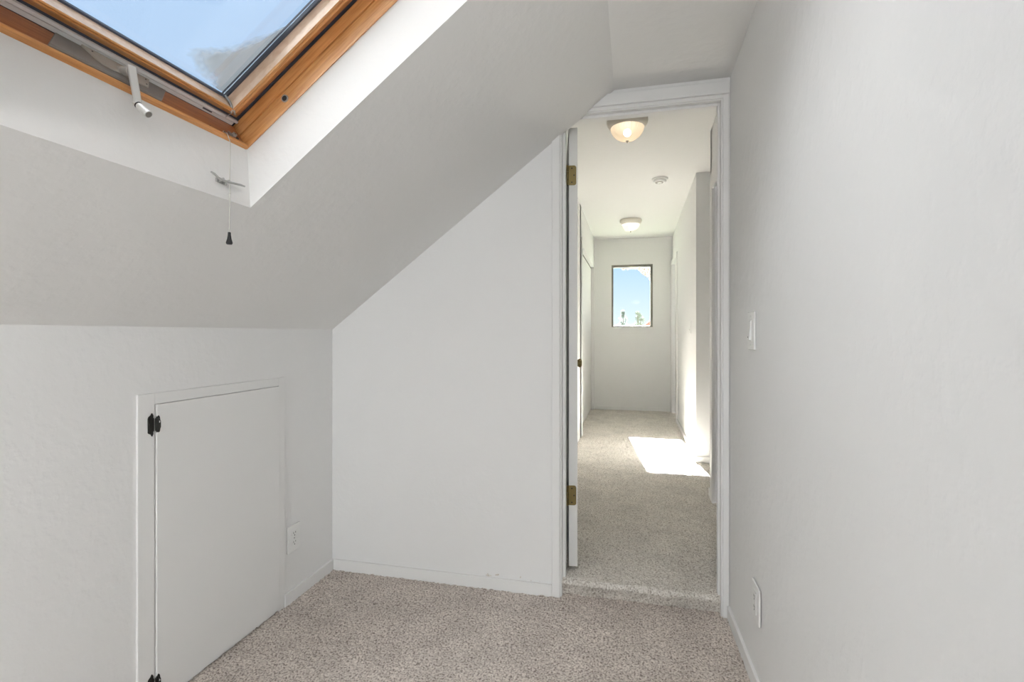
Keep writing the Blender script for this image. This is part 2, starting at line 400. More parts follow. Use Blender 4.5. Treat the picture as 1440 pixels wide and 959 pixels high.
# ------------------------------------------------------------------ baseboards
BH = .052
def base(name, poly, z0, label):   # poly in plan
    o = obj(name, prism(B(), poly, 'z', z0-.02, z0+BH), TRIM, bevel=.003); return struct(o, label, 'baseboard')
base('baseboard_left', [(XL, 1.822), (XL+.012, 1.822), (XL+.012, YE-.0), (XL, YE)], 0, 'white baseboard of the knee wall beside the access door')
base('baseboard_end', [(XL+.012, YE-.012), (-.341, YE-.012), (-.341, YE), (XL+.012, YE)], 0, 'white baseboard along the end wall')
base('baseboard_right', [(.380, YB), (.387, 1.69), (.3775, YE-.03), (.3775, YE-.001), (.40, YE-.001), (.40, YB)], 0, 'white baseboard along the right wall')
base('baseboard_hall_far', [(-.50, YF-.012), (.54, YF-.012), (.54, YF), (-.50, YF)], S, 'white baseboard under the hall window')
base('baseboard_hall_right', [(.518, 4.428), (.534, 6.34), (.5475, 6.34), (.53, 4.44)], S, 'white baseboard of the right hall wall')
base('baseboard_hall_corner', [(.518, 4.428), (1.65, 4.428), (1.65, 4.44), (.53, 4.44)], S, 'white baseboard on the wall facing the camera past the hall corner')
base('baseboard_hall_near', [(XHR-.012, 3.465), (XHR, 3.465), (XHR, 3.55), (XHR-.012, 3.562)], S, 'short white baseboard piece at the near hall corner')

# ------------------------------------------------------------------ room doorway: jambs, stops, casings
bm = B(); box(bm, JL-.015, JL, YE-.002, YE2+.002, 0, JT+.015); box(bm, JR, JR+.015, YE-.002, YE2+.002, 0, JT+.015); box(bm, JL, JR, YE-.002, YE2+.002, JT, JT+.015)
struct(obj('trim_1', bm, TRIM, bevel=.0015), 'white painted door jamb between room and hall', 'door jamb')
bm = B(); box(bm, JL, JL+.014, YE+.022, YE+.052, S, JT); box(bm, JR-.009, JR, YE+.022, YE+.052, S, JT); box(bm, JL+.01, JR-.009, YE+.022, YE+.052, JT-.012, JT)
struct(obj('trim_2', bm, TRIM, bevel=.002), 'thin door stop inside the doorway', 'door stop')
bm = B(); box(bm, -.341, JL-.006, YE-.013, YE, 0, JT+.02)
struct(obj('trim_3', bm, TRIM, bevel=.004, seg=3), 'narrow white door casing on the left of the doorway', 'door casing')
bm = B(); box(bm, JR+.006, .386, YE-.010, YE, 0, 2.132)
struct(obj('trim_4', bm, TRIM, bevel=.003), 'sliver of white door casing in the right corner', 'door casing')
bm = B(); box(bm, JL-.006, .386, YE-.008, YE, JT+.004, 2.134); box(bm, -.30, .387, YE-.016, YE, 2.134, 2.184)
struct(obj('trim_5', bm, TRIM, bevel=.003), 'white header board across the top of the doorway', 'door casing')

# hinged door, swung back a little past ninety degrees into the hall
PIV = Vector((-.285, YE2+.004, 0)); ang = radians(9)
MD = Matrix.Translation(PIV) @ Matrix.Rotation(ang, 4, 'Z')     # local y runs along the open leaf, local x is its thickness
d1 = empty('door_1', (PIV.x, PIV.y, S)); struct(d1, 'white hall door standing open edge-on at the left of the doorway', 'door')
DW, DT = .64, .040
leaf = obj('door_leaf', box(B(), .006, .006+DT, .0, DW, S+.018, 2.10, MD), DOORP, d1, bevel=.002)
def hinge(z):
    bm = B(); ys_ = -.0022
    # leaf screwed to the door edge, rounded corners
    pr = []
    x0, x1, z0, z1, r = .004, .040, z-.045, z+.045, .010
    for cx, cz, t0 in ((x1-r, z0+r, -90), (x1-r, z1-r, 0)):
        for k in range(5):
            t = radians(t0+k*22.5); pr.append((cx+r*cos(t), cz+r*sin(t)))
    pr += [(x0, z1), (x0, z0)]
    prism(bm, pr, 'y', ys_, .0, MD)
    h = obj('hinge', bm, BRASS, d1)
    for k in range(3):   # knuckles
        bm = B(); tube(bm, [MD @ Vector((-.001, -.006, z-.045+.0305*k)), MD @ Vector((-.001, -.006, z-.045+.0305*k+.028))], .0062, 12)
        obj('knuckle', bm, BRASS, h, smooth=False)
    for (xx, zz) in ((.020, z-.032), (.030, z), (.020, z+.032)):
        bm = B(); tube(bm, [MD @ Vector((xx, -.0022, zz)), MD @ Vector((xx, -.0035, zz))], .0035, 10); obj('screw', bm, BLACKM, h)
for z in (1.881, .419): hinge(z)
for sgn in (1, -1):
    prof = [(0, .0), (.026, .0), (.026, .004), (.012, .008), (.011, .022), (.018, .030), (.025, .040), (.024, .050), (.015, .055), (0, .056)]
    R = Matrix.Rotation(sgn*pi/2, 4, 'Y'); xk = .006+DT if sgn > 0 else .006
    M = MD @ Matrix.Translation((xk, DW-.062, .99)) @ R
    obj('door_knob', lathe(B(), prof, 24, M), BRASS, d1, smooth=True)

# ------------------------------------------------------------------ knee wall access door
X = XL
bm = B(); box(bm, X, X+.008, 1.1787, 1.2325, 0, .974); box(bm, X, X+.008, 1.786, 1.822, 0, .974); box(bm, X, X+.008, 1.2325, 1.786, .940, .974)
struct(obj('trim_6', bm, PANEL, bevel=.0012), 'flat white casing around the small access door', 'door casing')
d2 = empty('door_2', (X, 1.51, 0)); struct(d2, 'plain white access door in the knee wall with black hinges', 'door')
obj('door_panel', box(B(), X+.001, X+.012, 1.2365, 1.784, .012, .9385), PANEL, d2, bevel=.0012)
def cab_hinge(zc_):
    h = empty('hinge', (X+.012, 1.222, zc_)); h.parent = d2; h.location = Vector((X+.012, 1.222, zc_)) - Vector(d2['_w'])
    H = .036
    # frame leaf with pointed finials, seen edge-on beside the door
    out_ = [(0, H), (-.004, H-.006), (-.0115, H-.011), (-.013, H-.016), (-.013, -H+.014), (-.0115, -H+.011), (-.004, -H+.007), (0, -H), (.004, -H+.008), (.003, -H+.013), (.006, -H+.018), (.006, H-.018), (.003, H-.013), (.004, H-.008)]
    prism(B_ := B(), [(1.222+a, zc_+b) for a, b in out_], 'x', X+.0075, X+.0115)
    obj('frame_leaf', B_, BLACKM, h, bevel=.0008)
    out2 = [(0, .022), (.004, .027), (.008, .022), (.0095, .012), (.0115, .008), (.0115, -.010), (.0095, -.016), (.008, -.024), (.004, -.026), (0, -.020)]
    prism(B_ := B(), [(1.2365+a, zc_+b) for a, b in out2], 'x', X+.0115, X+.0145)
    obj('door_hinge_leaf', B_, BLACKM, h, bevel=.0008)
    bm = B(); tube(bm, [(X+.016, 1.2335, zc_-.019), (X+.016, 1.2335, zc_+.019)], .0052, 12)
    tube(bm, [(X+.016, 1.2335, zc_+.019), (X+.016, 1.2335, zc_+.024)], [.0035, .002], 10); tube(bm, [(X+.016, 1.2335, zc_-.024), (X+.016, 1.2335, zc_-.019)], [.002, .0035], 10)
    obj('pin', bm, BLACKM, h)
    bm = B(); tube(bm, [(X+.0145, 1.2405, zc_+.007), (X+.0165, 1.2405, zc_+.007)], .0032, 12)
    obj('screw', bm, PLAST, h)
for z in (.878, .080): cab_hinge(z)

# ------------------------------------------------------------------ plates: outlets and switches
def plate(name, label, cat, origin, udir, ndir, w, h, kind):
    """origin centre on wall, udir horizontal along the wall, ndir out of the wall"""
    u = Vector(udir).normalized(); n = Vector(ndir).normalized(); z = Vector((0, 0, 1))
    M = Matrix.Translation(origin) @ Matrix((( u.x, n.x, 0, 0), (u.y, n.y, 0, 0), (0, 0, 1, 0), (0, 0, 0, 1)))
    r = empty(name, origin); tag(r, label, cat)
    obj('cover_plate', prism(B(), [(-w/2, -h/2), (w/2, -h/2), (w/2, h/2), (-w/2, h/2)], 'y', 0, .0065, M), PLAST, r, bevel=.003, seg=3)
    if kind == 'outlet':
        for s in (-1, 1):
            c = s*.0195
            pts = [(.017*cos(t)*1.0, c + max(-.0125, min(.0125, .017*sin(t)))) for t in [2*pi*k/24 for k in range(24)]]
            rc = obj('receptacle', prism(B(), pts, 'y', .006, .0085, M), PLAST, r, bevel=.0006)
            bm = B(); box(bm, -.0075, -.0053, .0083, .0088, c-.0005, c+.0075, M); box(bm, .0053, .0075, .0083, .0088, c+.0008, c+.0075, M)
            tube(bm, [M @ Vector((0, .0083, c-.007)), M @ Vector((0, .0088, c-.007))], .0026, 10)
            obj('slots', bm, DARK, rc)
        bm = B(); tube(bm, [M @ Vector((0, .0062, 0)), M @ Vector((0, .0085, 0))], .003, 10); obj('screw', bm, STEEL, r)
    elif kind == 'decora':
        obj('insert', box(B(), -.0175, .0175, .006, .0095, -.034, .034, M), PLAST, r, bevel=.001)
        bm = B()
        for s in (-1, 1):
            box(bm, -.006, -.004, .0092, .0099, s*.017-.001, s*.017+.007, M); box(bm, .004, .006, .0092, .0099, s*.017-.001, s*.017+.006, M)
            tube(bm, [M @ Vector((0, .0092, s*.017-.007)), M @ Vector((0, .0099, s*.017-.007))], .0024, 10)
        obj('slots', bm, DARK, r)
    else:   # rocker
        obj('switch_frame', box(B(), -.0185, .0185, .006, .0085, -.036, .036, M), PLAST, r, bevel=.001)
        prof = [(.008, -.032), (.0155, -.031), (.0115, .004), (.0105, .031), (.008, .032)]
        obj('rocker', prism(B(), prof, 'x', -.0155, .0155, M), PLAST, r, bevel=.001)
        bm = B(); tube(bm, [M @ Vector((0, .012, -.022)), M @ Vector((0, .0158, -.022))], .002, 10); obj('indicator', bm, DARK, r)
        for s in (-1, 1):
            bm = B(); tube(bm, [M @ Vector((0, .006, s*.048)), M @ Vector((0, .0078, s*.048))], .003, 10); obj('screw', bm, PLAST, r)
    return r
plate('electrical_outlet', 'white duplex outlet on the knee wall right of the access door', 'outlet', (XL, 1.886, .269), (0, 1, 0), (1, 0, 0), .082, .117, 'outlet')
plate('electrical_outlet', 'white outlet low on the big right wall near the doorway', 'outlet', (.3925, 1.735, .296), (0, 1, 0), (-1, 0, 0), .090, .117, 'decora')
plate('light_switch', 'white rocker light switch at mid height on the big right wall', 'light switch', (.3895, 1.785, 1.167), (0, 1, 0), (-1, 0, 0), .092, .124, 'rocker')
plate('light_switch', 'small white switch far down the hall on its bright right wall', 'light switch', (.5335, 4.85, 1.22), (.0088, 1, 0), (-1, .0088, 0), .074, .117, 'rocker')
plate('electrical_outlet', 'small white outlet low on the bright right wall of the hall', 'outlet', (.5363, 5.16, .435), (.0088, 1, 0), (-1, .0088, 0), .074, .117, 'outlet')

# ------------------------------------------------------------------ skylight (window_1)
w1 = empty('window_1', sl(A0f, (Y0+Y1)/2, NF)); struct(w1, 'pine framed skylight in the sloping ceiling with a grey crank', 'skylight')
E_ = .0015
GB0, GB1, GY0, GY1 = .6755, A1f-.05, Y0+.052, Y1f-.052      # inner rim of the sash
NS = .200; NG = .250
def ringprism(bm, prof, kb=1.0, kt=1.0, M=MS, pale=()):
    """closed (d, n) section mitred all round the sash opening, d measured outwards; kb, kt scale the bottom and top rails"""
    cols = []
    for d, n in prof:
        cols.append([bm.verts.new(M @ Vector(p)) for p in ((GB0-d*kb, GY0-d, n), (GB1+d*kt, GY0-d, n), (GB1+d*kt, GY1+d, n), (GB0-d*kb, GY1+d, n))])
    k = len(prof)
    for i in range(k):
        a, b = cols[i], cols[(i+1) % k]
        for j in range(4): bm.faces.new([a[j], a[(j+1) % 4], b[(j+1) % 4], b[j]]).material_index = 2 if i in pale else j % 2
    return bm
def side_piece(y_edge, sgn):      # deep side frame: tan lower board, dark groove, golden upper board
    f = lambda d: y_edge - sgn*d
    P1 = [(f(0), NF), (f(.004), NF-.002), (f(.006), NF+.002), (f(.006), .1745), (f(.0008), .1755), (f(.0008), .1785), (f(.006), .1795), (f(.006), .212), (f(-.02), .212), (f(-.02), NF)]
    bm = B(); prism(bm, P1, 'x', A0f+.0005, A1f-E_, MS); return bm
side1 = obj('frame_side', side_piece(Y1f, 1), WOOD_A, w1, bevel=.0008)
side2 = obj('frame_side', side_piece(Y0, -1), WOOD_A, w1, bevel=.0008)
bm = B(); prism(bm, [(A0f-.004, NF-.001), (A0f+.010, NF-.003), (A0f+.013, NF+.001), (A0f+.0125, NF+.006), (A0f+.004, NF+.010), (A0f-.004, NF+.010)], 'y', Y0+.004, Y1f-.004, MS)
obj('frame_lip', bm, WOOD_Y, w1, bevel=.001)
bm = B(); prism(bm, [(A0f-.006, NF+.010), (A0f+.007, NF+.010), (A0f+.009, .206), (A0f-.006, .206)], 'y', Y0+.01, Y1f-.008, MS)
obj('bottom_rail', bm, WOOD_D, w1, bevel=.001)
bm = B(); prism(bm, [(A1f-.045, NF), (A1f+.004, NF), (A1f+.004, .212), (A1f-.045, .212)], 'y', Y0+.004, Y1f-.004, MS)
obj('frame_top', bm, WOOD_Y, w1, bevel=.001)
bm = B(); box(bm, A0f-.01, .662, Y0+.002, Y1f-.002, .2145, .255, MS); box(bm, .63, A1f+.01, Y0-.01, Y0+.012, .2145, .262, MS); box(bm, .63, A1f+.01, Y1f-.012, Y1f+.01, .2145, .262, MS); box(bm, A1f-.02, A1f+.01, Y0, Y1f, .2145, .262, MS); obj('sill_block', bm, GASKET, w1)
bm = B(); box(bm, A0f+.0095, A0f+.0195, Y0+.02, Y1f-.016, .2065, .2125, MS); box(bm, A0f+.0215, A0f+.0285, Y0+.02, Y1f-.010, .2035, .2125, MS)
rail = obj('ventilation_rail', bm, ALU, w1, bevel=.0008)
bm = B(); box(bm, A0f+.0150, A0f+.0185, Y1f-.115, Y1f-.088, .2055, .2070, MS); obj('rail_notch', bm, GASKET, rail)
sprof = [(.040, NS+.016), (.014, NS+.001), (.012, NS-.002), (.009, NS-.002), (.0075, NS+.002), (.003, NS+.000), (.000, NS+.004), (.003, NS+.024), (.001, NG-.008), (.001, NG+.006), (.040, NG+.006)]
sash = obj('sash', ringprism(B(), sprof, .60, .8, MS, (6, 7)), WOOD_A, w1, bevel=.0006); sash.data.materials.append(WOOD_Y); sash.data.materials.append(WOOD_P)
gk = obj('gasket', ringprism(B(), [(.0012, NG-.009), (-.0035, NG-.008), (-.0035, NG+.001), (.0012, NG+.001)]), GASKET, sash); gk.data.materials.append(GASKET)
bm = B()
for yy, sg in ((GY1-.0035, -1), (GY0+.0035, 1)):
    ya, yb = sorted((yy, yy+sg*.0065)); box(bm, GB0+.003, GB1-.003, ya, yb, NG-.003, NG+.001, MS)
obj('spacer_bar', bm, GLASS, sash)
bm = B()
for yy, sg in ((GY1-.0101, -1), (GY0+.0101, 1)):
    ya, yb = sorted((yy, yy+sg*.0015)); box(bm, GB0+.003, GB1-.003, ya, yb, NG-.003, NG+.001, MS)
obj('seal_line', bm, GASKET, sash)
obj('glass', box(B(), GB0, GB1, GY0, GY1, NG+.002, NG+.005, MS), GLASS, sash)
# dusty film on the outside of the pane, in the lower right corner
rim = [(.705,.972),(.695,.985),(.688,1.010),(.684,1.030),(.682,1.055),(.679,1.085),(.679,1.097),(.70,1.099),(.76,1.099),(.83,1.099),(.90,1.099),(.93,1.099),(.895,1.080),(.865,1.062),(.835,1.045),(.800,1.025),(.770,.995),(.745,.965),(.730,.952),(.715,.960)]
cen = Vector((.755, 1.052, 0)); N_ = len(rim); fixed = set(range(5, 12)); HF = NG+.006
V = [MS @ Vector((cen.x, cen.y, HF))]; F = []; D = [1.0]; L = 10
for l in range(1, L+1):
    for i in range(N_):
        t = l/L; jit = 1 + (random.uniform(-.03, .03) if l > 4 else 0)
        V.append(MS @ Vector((cen.x+(rim[i][0]-cen.x)*t*jit, min(1.0995, cen.y+(rim[i][1]-cen.y)*t*jit), HF)))
        D.append(.8 if i in fixed else max(0, min(1, 1.15*(1-t)**.8+.05)))
for i in range(N_): F.append((0, 1+i, 1+(i+1) % N_))
for l in range(L-1):
    for i in range(N_):
        a = 1+l*N_; b = a+N_; F.append((a+i, b+i, b+(i+1) % N_, a+(i+1) % N_))
base_w = Vector(w1['_w']); me = bpy.data.meshes.new('dust_film')
me.from_pydata([tuple(v-base_w) for v in V], [], F); at_ = me.attributes.new('film_weight', 'FLOAT', 'POINT'); at_.data.foreach_set('value', D)
me.materials.append(FILM); fo = bpy.data.objects.new('dust_film', me); C.objects.link(fo); fo.parent = sash
fo['_w'] = tuple(base_w); tag(fo, 'pale dust film in the corner of the pane')
# screw cup in the side frame
ys_ = Y1f-.007
bm = B(); tube(bm, [sl(.793, ys_+.002, .158), sl(.793, ys_-.0015, .158)], .0100, 24); cup = obj('screw_cup', bm, STEEL, w1)
bm = B(); tube(bm, [sl(.793, ys_-.001, .158), sl(.793, ys_-.0021, .158)], .0070, 20); obj('screw_hole', bm, DARK, cup)
# metal corner clip of the pane
bm = B(); tube(bm, [sl(GB0-.010, GY1+.010, NS-.003), sl(GB0-.004, GY1+.004, NS+.001), sl(GB0+.003, GY1-.001, NS+.02), sl(GB0+.004, GY1-.003, NG-.006)], .0034, 8)
tube(bm, [sl(GB0-.010, GY1-.004, NS-.002), sl(GB0-.003, GY1+.000, NS+.003), sl(GB0+.003, GY1-.002, NS+.02)], .0028, 8)
clip = obj('corner_clip', bm, STEEL, sash, smooth=True)
bm = B(); tube(bm, [sl(GB0-.008, GY1-.000, NS-.003), sl(A0f+.024, GY1+.000, .203)], .0010, 6); obj('clip_wire', bm, STEEL, sash)

# crank operator on the bottom rail
FA = A0f+.0085
bm = B()      # long shallow grey cover with slanted ends
sec = [(FA-.003, .146), (FA+.004, .143), (FA+.007, .147), (FA+.006, .170), (FA+.004, .205), (FA-.003, .205)]
va_ = [bm.verts.new(sl(a, .672+(n-.143)*.60, n)) for a, n in sec]; vb_ = [bm.verts.new(sl(a, .893+(n-.143)*.72, n)) for a, n in sec]
bm.faces.new(va_); bm.faces.new(vb_[::-1])
for i in range(6): bm.faces.new([va_[i], vb_[i], vb_[(i+1) % 6], va_[(i+1) % 6]])
cov = obj('operator_cover', bm, GREYM, w1, bevel=.0012)
bm = B(); prism(bm, [(.752, .2045), (.772, .166), (.872, .166), (.893, .2045)], 'x', FA+.001, FA+.0085, MS)
face_ = obj('operator_face', bm, PLATE, cov, bevel=.001)
for (yy, nn) in ((.768, .196), (.880, .196), (.872, .176)):
    bm = B(); tube(bm, [sl(FA+.0075, yy, nn), sl(FA+.0092, yy, nn)], .0016, 8); obj('screw', bm, DARK, cov)
hub0 = Vector((-1.044, .820, 1.707)); hub1 = Vector((-1.006, .815, 1.697))
crank = obj('crank_handle', tube(B(), [hub0, hub0.lerp(hub1, .45), hub0.lerp(hub1, .46), hub1], [.0092, .0092, .0084, .0084], 24), LGREY, w1)
arm0 = Vector((-1.002, .8145, 1.704)); arm1 = Vector((-.986, .8165, 1.622))
ax = (arm1-arm0).normalized(); wv = Vector((.35, .9, .05)); wv = (wv - ax*wv.dot(ax)).normalized(); tv = ax.cross(wv); Lr = (arm1-arm0).length
MA = Matrix(((wv.x, tv.x, ax.x, arm0.x), (wv.y, tv.y, ax.y, arm0.y), (wv.z, tv.z, ax.z, arm0.z), (0, 0, 0, 1)))
bm = B(); prism(bm, [(-.0078, -.004), (.0078, -.004), (.0066, Lr), (-.0066, Lr)], 'y', -.0045, .0045, MA)
obj('crank_arm', bm, LGREY, crank, bevel=.0028, seg=3)
k0 = Vector((-.992, .814, 1.632)); k1 = Vector((-.962, .818, 1.605))
kn = obj('crank_knob', tube(B(), [k0, k0.lerp(k1, .28), k0.lerp(k1, .30), k1], [.0058, .0058, .0068, .0078], 24), LGREY, crank)
dk = (k1-k0).normalized(); bm = B(); tube(bm, [k1, k1+dk*.0008], .0062, 18); obj('knob_cap', bm, GREYM, kn)
bm = B(); tube(bm, [k0+dk*.0085, k0+dk*.0105], .0072, 18); obj('knob_ring', bm, DARK, kn)
# catch, cord guide and small marks on the rail near the corner
bm = B(); tube(bm, [sl(FA-.002, 1.102, .158), sl(FA+.003, 1.102, .159)], .0085, 16); ct = obj('catch', bm, GREYM, w1)
bm = B(); tube(bm, [sl(FA+.002, 1.108, .1545), sl(FA+.009, 1.108, .1545)], .0058, 14); obj('screw', bm, STEEL, ct)
bm = B(); tube(bm, [sl(FA+.008, 1.108, .1545), sl(FA+.0096, 1.108, .1545)], .0022, 10); obj('screw_slot', bm, DARK, ct)
bm = B(); tube(bm, [sl(FA-.002, 1.118, .149), sl(FA+.004, 1.118, .149)], .0036, 14); obj('stud', bm, DARK, ct)
bm = B(); tube(bm, [sl(FA-.002, 1.077, .150), sl(FA+.002, 1.077, .150)], .0052, 14); cg = obj('cord_guide', bm, STEEL, w1)
bm = B(); tube(bm, [sl(FA+.001, 1.077, .150), sl(FA+.0025, 1.077, .150)], .0030, 12); obj('guide_hole', bm, DARK, cg)
bm = B(); tube(bm, [sl(FA-.002, 1.032, .150), sl(FA+.0006, 1.032, .150)], .0014, 8); obj('knot_mark', bm, DARK, w1)

# pull cord hanging from the skylight
pc = empty('pull_cord', (-1.000, 1.068, 1.400)); tag(pc, 'thin pale cord with a black bell pull hanging from the skylight corner', 'pull cord')
cp = [sl(FA+.002, 1.077, .149), sl(FA+.006, 1.075, .142), Vector((-.9985, 1.071, 1.645)), Vector((-.9980, 1.069, 1.60)), Vector((-.9985, 1.069, 1.56)), Vector((-.9985, 1.070, 1.50)), Vector((-1.0, 1.069, 1.418))]
bm = B(); tube(bm, cp, .0010, 6); obj('cord', bm, CORDM, pc)
bm = B(); lathe(bm, [(0, .0024), (.0018, .0016), (.0022, 0), (.0018, -.0016), (0, -.0024)], 12, Matrix.Translation((-.9985, 1.070, 1.515))); obj('knot', bm, CORDM, pc, smooth=True)
bm = B(); lathe(bm, [(0, .032), (.0034, .031), (.0038, .024), (.0052, .014), (.0076, .006), (.0078, .003), (.006, 0), (0, 0)], 24, Matrix.Translation((-1.0, 1.069, 1.3845))); obj('bell_pull', bm, BLKPL, pc, smooth=True)

# cord cleat on the shaft side
cl = empty('cord_cleat', (-1.011, 1.062, 1.545)); tag(cl, 'small grey metal cord cleat on the white skylight shaft', 'cleat')
xc_ = -.990
pts = [(xc_+.006, .997, 1.546), (xc_+.003, 1.010, 1.545), (xc_-.003, 1.026, 1.542), (xc_-.005, 1.042, 1.541), (xc_-.005, 1.060, 1.541), (xc_-.004, 1.078, 1.543), (xc_+.001, 1.094, 1.5435), (xc_+.004, 1.106, 1.5425)]
bm = B(); tube(bm, pts, [.0022, .0028, .0030, .0032, .0032, .0030, .0027, .0022], 10); obj('horns', bm, STEEL, cl, smooth=True)
for yy in (1.045, 1.063):
    bm = B(); tube(bm, [(-1.0125, yy, 1.541), (-.994, yy, 1.545)], [.0042, .003], 10); obj('post', bm, STEEL, cl, smooth=True)
bm = B(); box(bm, -1.0135, -1.009, 1.036, 1.072, 1.536, 1.547); obj('base_plate', bm, STEEL, cl, bevel=.001)

# ------------------------------------------------------------------ window added behind the camera as fill light
w3 = empty('window_fill', ((W0+W1)/2, YB-.06, WZ0)); struct(w3, 'unseen white framed window added behind the camera for fill light', 'window')
bm = B()
for a in ((W0, W0+.04, WZ0, WZ1), (W1-.04, W1, WZ0, WZ1), (W0+.04, W1-.04, WZ0, WZ0+.04), (W0+.04, W1-.04, WZ1-.04, WZ1)): box(bm, a[0], a[1], YB-.09, YB-.04, a[2], a[3])
obj('window_frame', bm, TRIM, w3, bevel=.003)
obj('glass', box(B(), W0+.04, W1-.04, YB-.067, YB-.063, WZ0+.04, WZ1-.04), GLASS, w3)

# ------------------------------------------------------------------ hall window (window_2)
w2 = empty('window_2', ((HW0+HW1)/2, YF+.03, HZ0)); struct(w2, 'small bronze framed window at the far end of the hall', 'window')
t1, t2 = .024, .034
bm = B(); ya, yb = YF+.004, YF+.05
box(bm, HW0, HW0+t1, ya, yb, HZ0, HZ1); box(bm, HW1-t2, HW1, ya, yb, HZ0, HZ1); box(bm, HW0+t1, HW1-t2, ya, yb, HZ1-.036, HZ1); box(bm, HW0+t1, HW1-t2, ya, yb, HZ0, HZ0+.018)
fr2 = obj('window_frame', bm, BRONZE, w2, bevel=.002)
obj('glass', box(B(), HW0+t1, HW1-t2, YF+.026, YF+.030, HZ0+.018, HZ1-.036), CLEAR, w2)
obj('window_latch', box(B(), HW1-.15, HW1-.09, YF-.004, YF+.006, HZ0+.002, HZ0+.016), ALU, w2, bevel=.002)
bm = B(); box(bm, HW0-.02, HW1+.02, YF-.010, YF+.002, HZ0-.014, HZ0-.001); obj('window_sill', bm, PAINT, w2, bevel=.003)

# ------------------------------------------------------------------ closet bifold doors on the left of the hall
d3 = empty('door_3', (-.56, 6.27, S)); struct(d3, 'white bifold closet doors on the left side of the hall', 'door')
ye = [5.36, 5.82, 6.27, 6.73, 7.185]
for k in range(4):
    bm = B(); box(bm, -.595, -.560, ye[k]+.0008, ye[k+1]-.0008, S+.014, 2.086); obj('door_panel', bm, DOORP, d3, bevel=.001)
obj('door_track', box(B(), -.600, -.563, 5.358, 7.199, 2.089, 2.1095), BLACKM, d3)
bm = B(); box(bm, -.52, -.505, 5.275, 5.345, S, 2.18); box(bm, -.60, -.505, 5.345, 5.357, S, 2.11); box(bm, -.52, -.517, 5.345, 7.255, 2.112, 2.165)
struct(obj('trim_7', bm, TRIM, bevel=.003), 'white casing around the hall closet doors', 'door casing')

# far right hall door
d4 = empty('door_4', (.575, 6.79, S)); struct(d4, 'white door at the far end of the right hall wall', 'door')
obj('door_leaf', box(B(), .580, .615, 6.425, 7.155, S+.012, 2.105), DOORP, d4, bevel=.003)
bm = B(); box(bm, .531, .553, 7.155, 7.215, S, 2.165); box(bm, .531, .548, 6.36, 6.42, S, 2.165); box(bm, .531, .550, 6.42, 7.155, 2.105, 2.165)
struct(obj('trim_8', bm, TRIM, bevel=.003), 'white casing of the far right hall door', 'door casing')
# near right hall door
d5 = empty('door_5', (.56, 3.0, S)); struct(d5, 'white door on the near right wall of the hall', 'door')
obj('door_leaf', box(B(), XHR+.035, XHR+.07, 2.605, 3.395, S+.012, 2.095), DOORP, d5, bevel=.003)
bm = B(); box(bm, XHR-.017, XHR, 3.385, 3.465, S, 2.20); box(bm, XHR-.017, XHR, 2.54, 2.61, S, 2.20); box(bm, XHR-.017, XHR, 2.61, 3.385, 2.085, 2.20)
struct(obj('trim_9', bm, TRIM, bevel=.004), 'white casing of the near right hall door', 'door casing')

# ------------------------------------------------------------------ hall ceiling lights and smoke detector
def dome(loc, label, m, group='hall ceiling lights', bulb=True):
    r = empty('ceiling_light', loc); tag(r, label, 'ceiling light', group)
    T = Matrix.Translation(loc)
    obj('base_ring', lathe(B(), [(0, 0), (.120, 0), (.127, -.005), (.128, -.016), (.125, -.030), (.117, -.044), (.107, -.054), (.101, -.055), (.098, -.050), (.0, -.025)], 64, T), CREAM, r, smooth=True)
    prof = [(.102, -.046), (.103, -.055), (.100, -.072), (.090, -.092), (.074, -.110), (.052, -.125), (.026, -.134), (0.0, -.137)]
    obj('glass_bowl', lathe(B(), prof, 144, T, rib=(36, .012)), m, r, smooth=True)
    obj('finial', lathe(B(), [(0, -.134), (.010, -.135), (.011, -.139), (.006, -.142), (.005, -.149), (0, -.151)], 20, T), CREAM, r, smooth=True)
    if not bulb: return r
    bm = B(); bmesh.ops.create_uvsphere(bm, u_segments=16, v_segments=10, radius=.024, matrix=Matrix.Translation((loc[0], loc[1], loc[2]-.085))); obj('bulb', bm, BULB, r, smooth=True)
    return r
dome((-.026, 3.238, ZH), 'cream domed ceiling light nearest the doorway with a ribbed glowing bowl', BOWL)
dome((-.009, 6.09, ZH), 'smaller looking domed ceiling light at the far end near the window', BOWL_F)
FILL_BOWL = emitter('fill_light_bowl', (.98, .99, 1), 108)  # strong fill lamp added out of view to brighten the room
dome((.13, -.75, ZC), 'unseen domed fill light added to the attic room behind the camera', FILL_BOWL, None, False)
sd = empty('smoke_detector', (.242, 4.53, ZH)); tag(sd, 'round white smoke detector on the hall ceiling between the lights', 'smoke detector')
T = Matrix.Translation((.242, 4.53, ZH))
obj('mounting_base', lathe(B(), [(0, 0), (.068, 0), (.069, -.012), (.064, -.016), (0, -.016)], 40, T), PLAST, sd, smooth=False)
obj('sensor_body', lathe(B(), [(0, -.016), (.052, -.016), (.052, -.020), (.056, -.021), (.055, -.032), (.046, -.040), (.02, -.042), (0, -.042)], 40, T), PLAST, sd, smooth=False)
obj('vent_slot', lathe(B(), [(.0, -.0405), (.030, -.0425), (.034, -.0425), (.036, -.0395), (0, -.039)], 32, Matrix.Translation((.236, 4.515, ZH))), GREYM, sd)

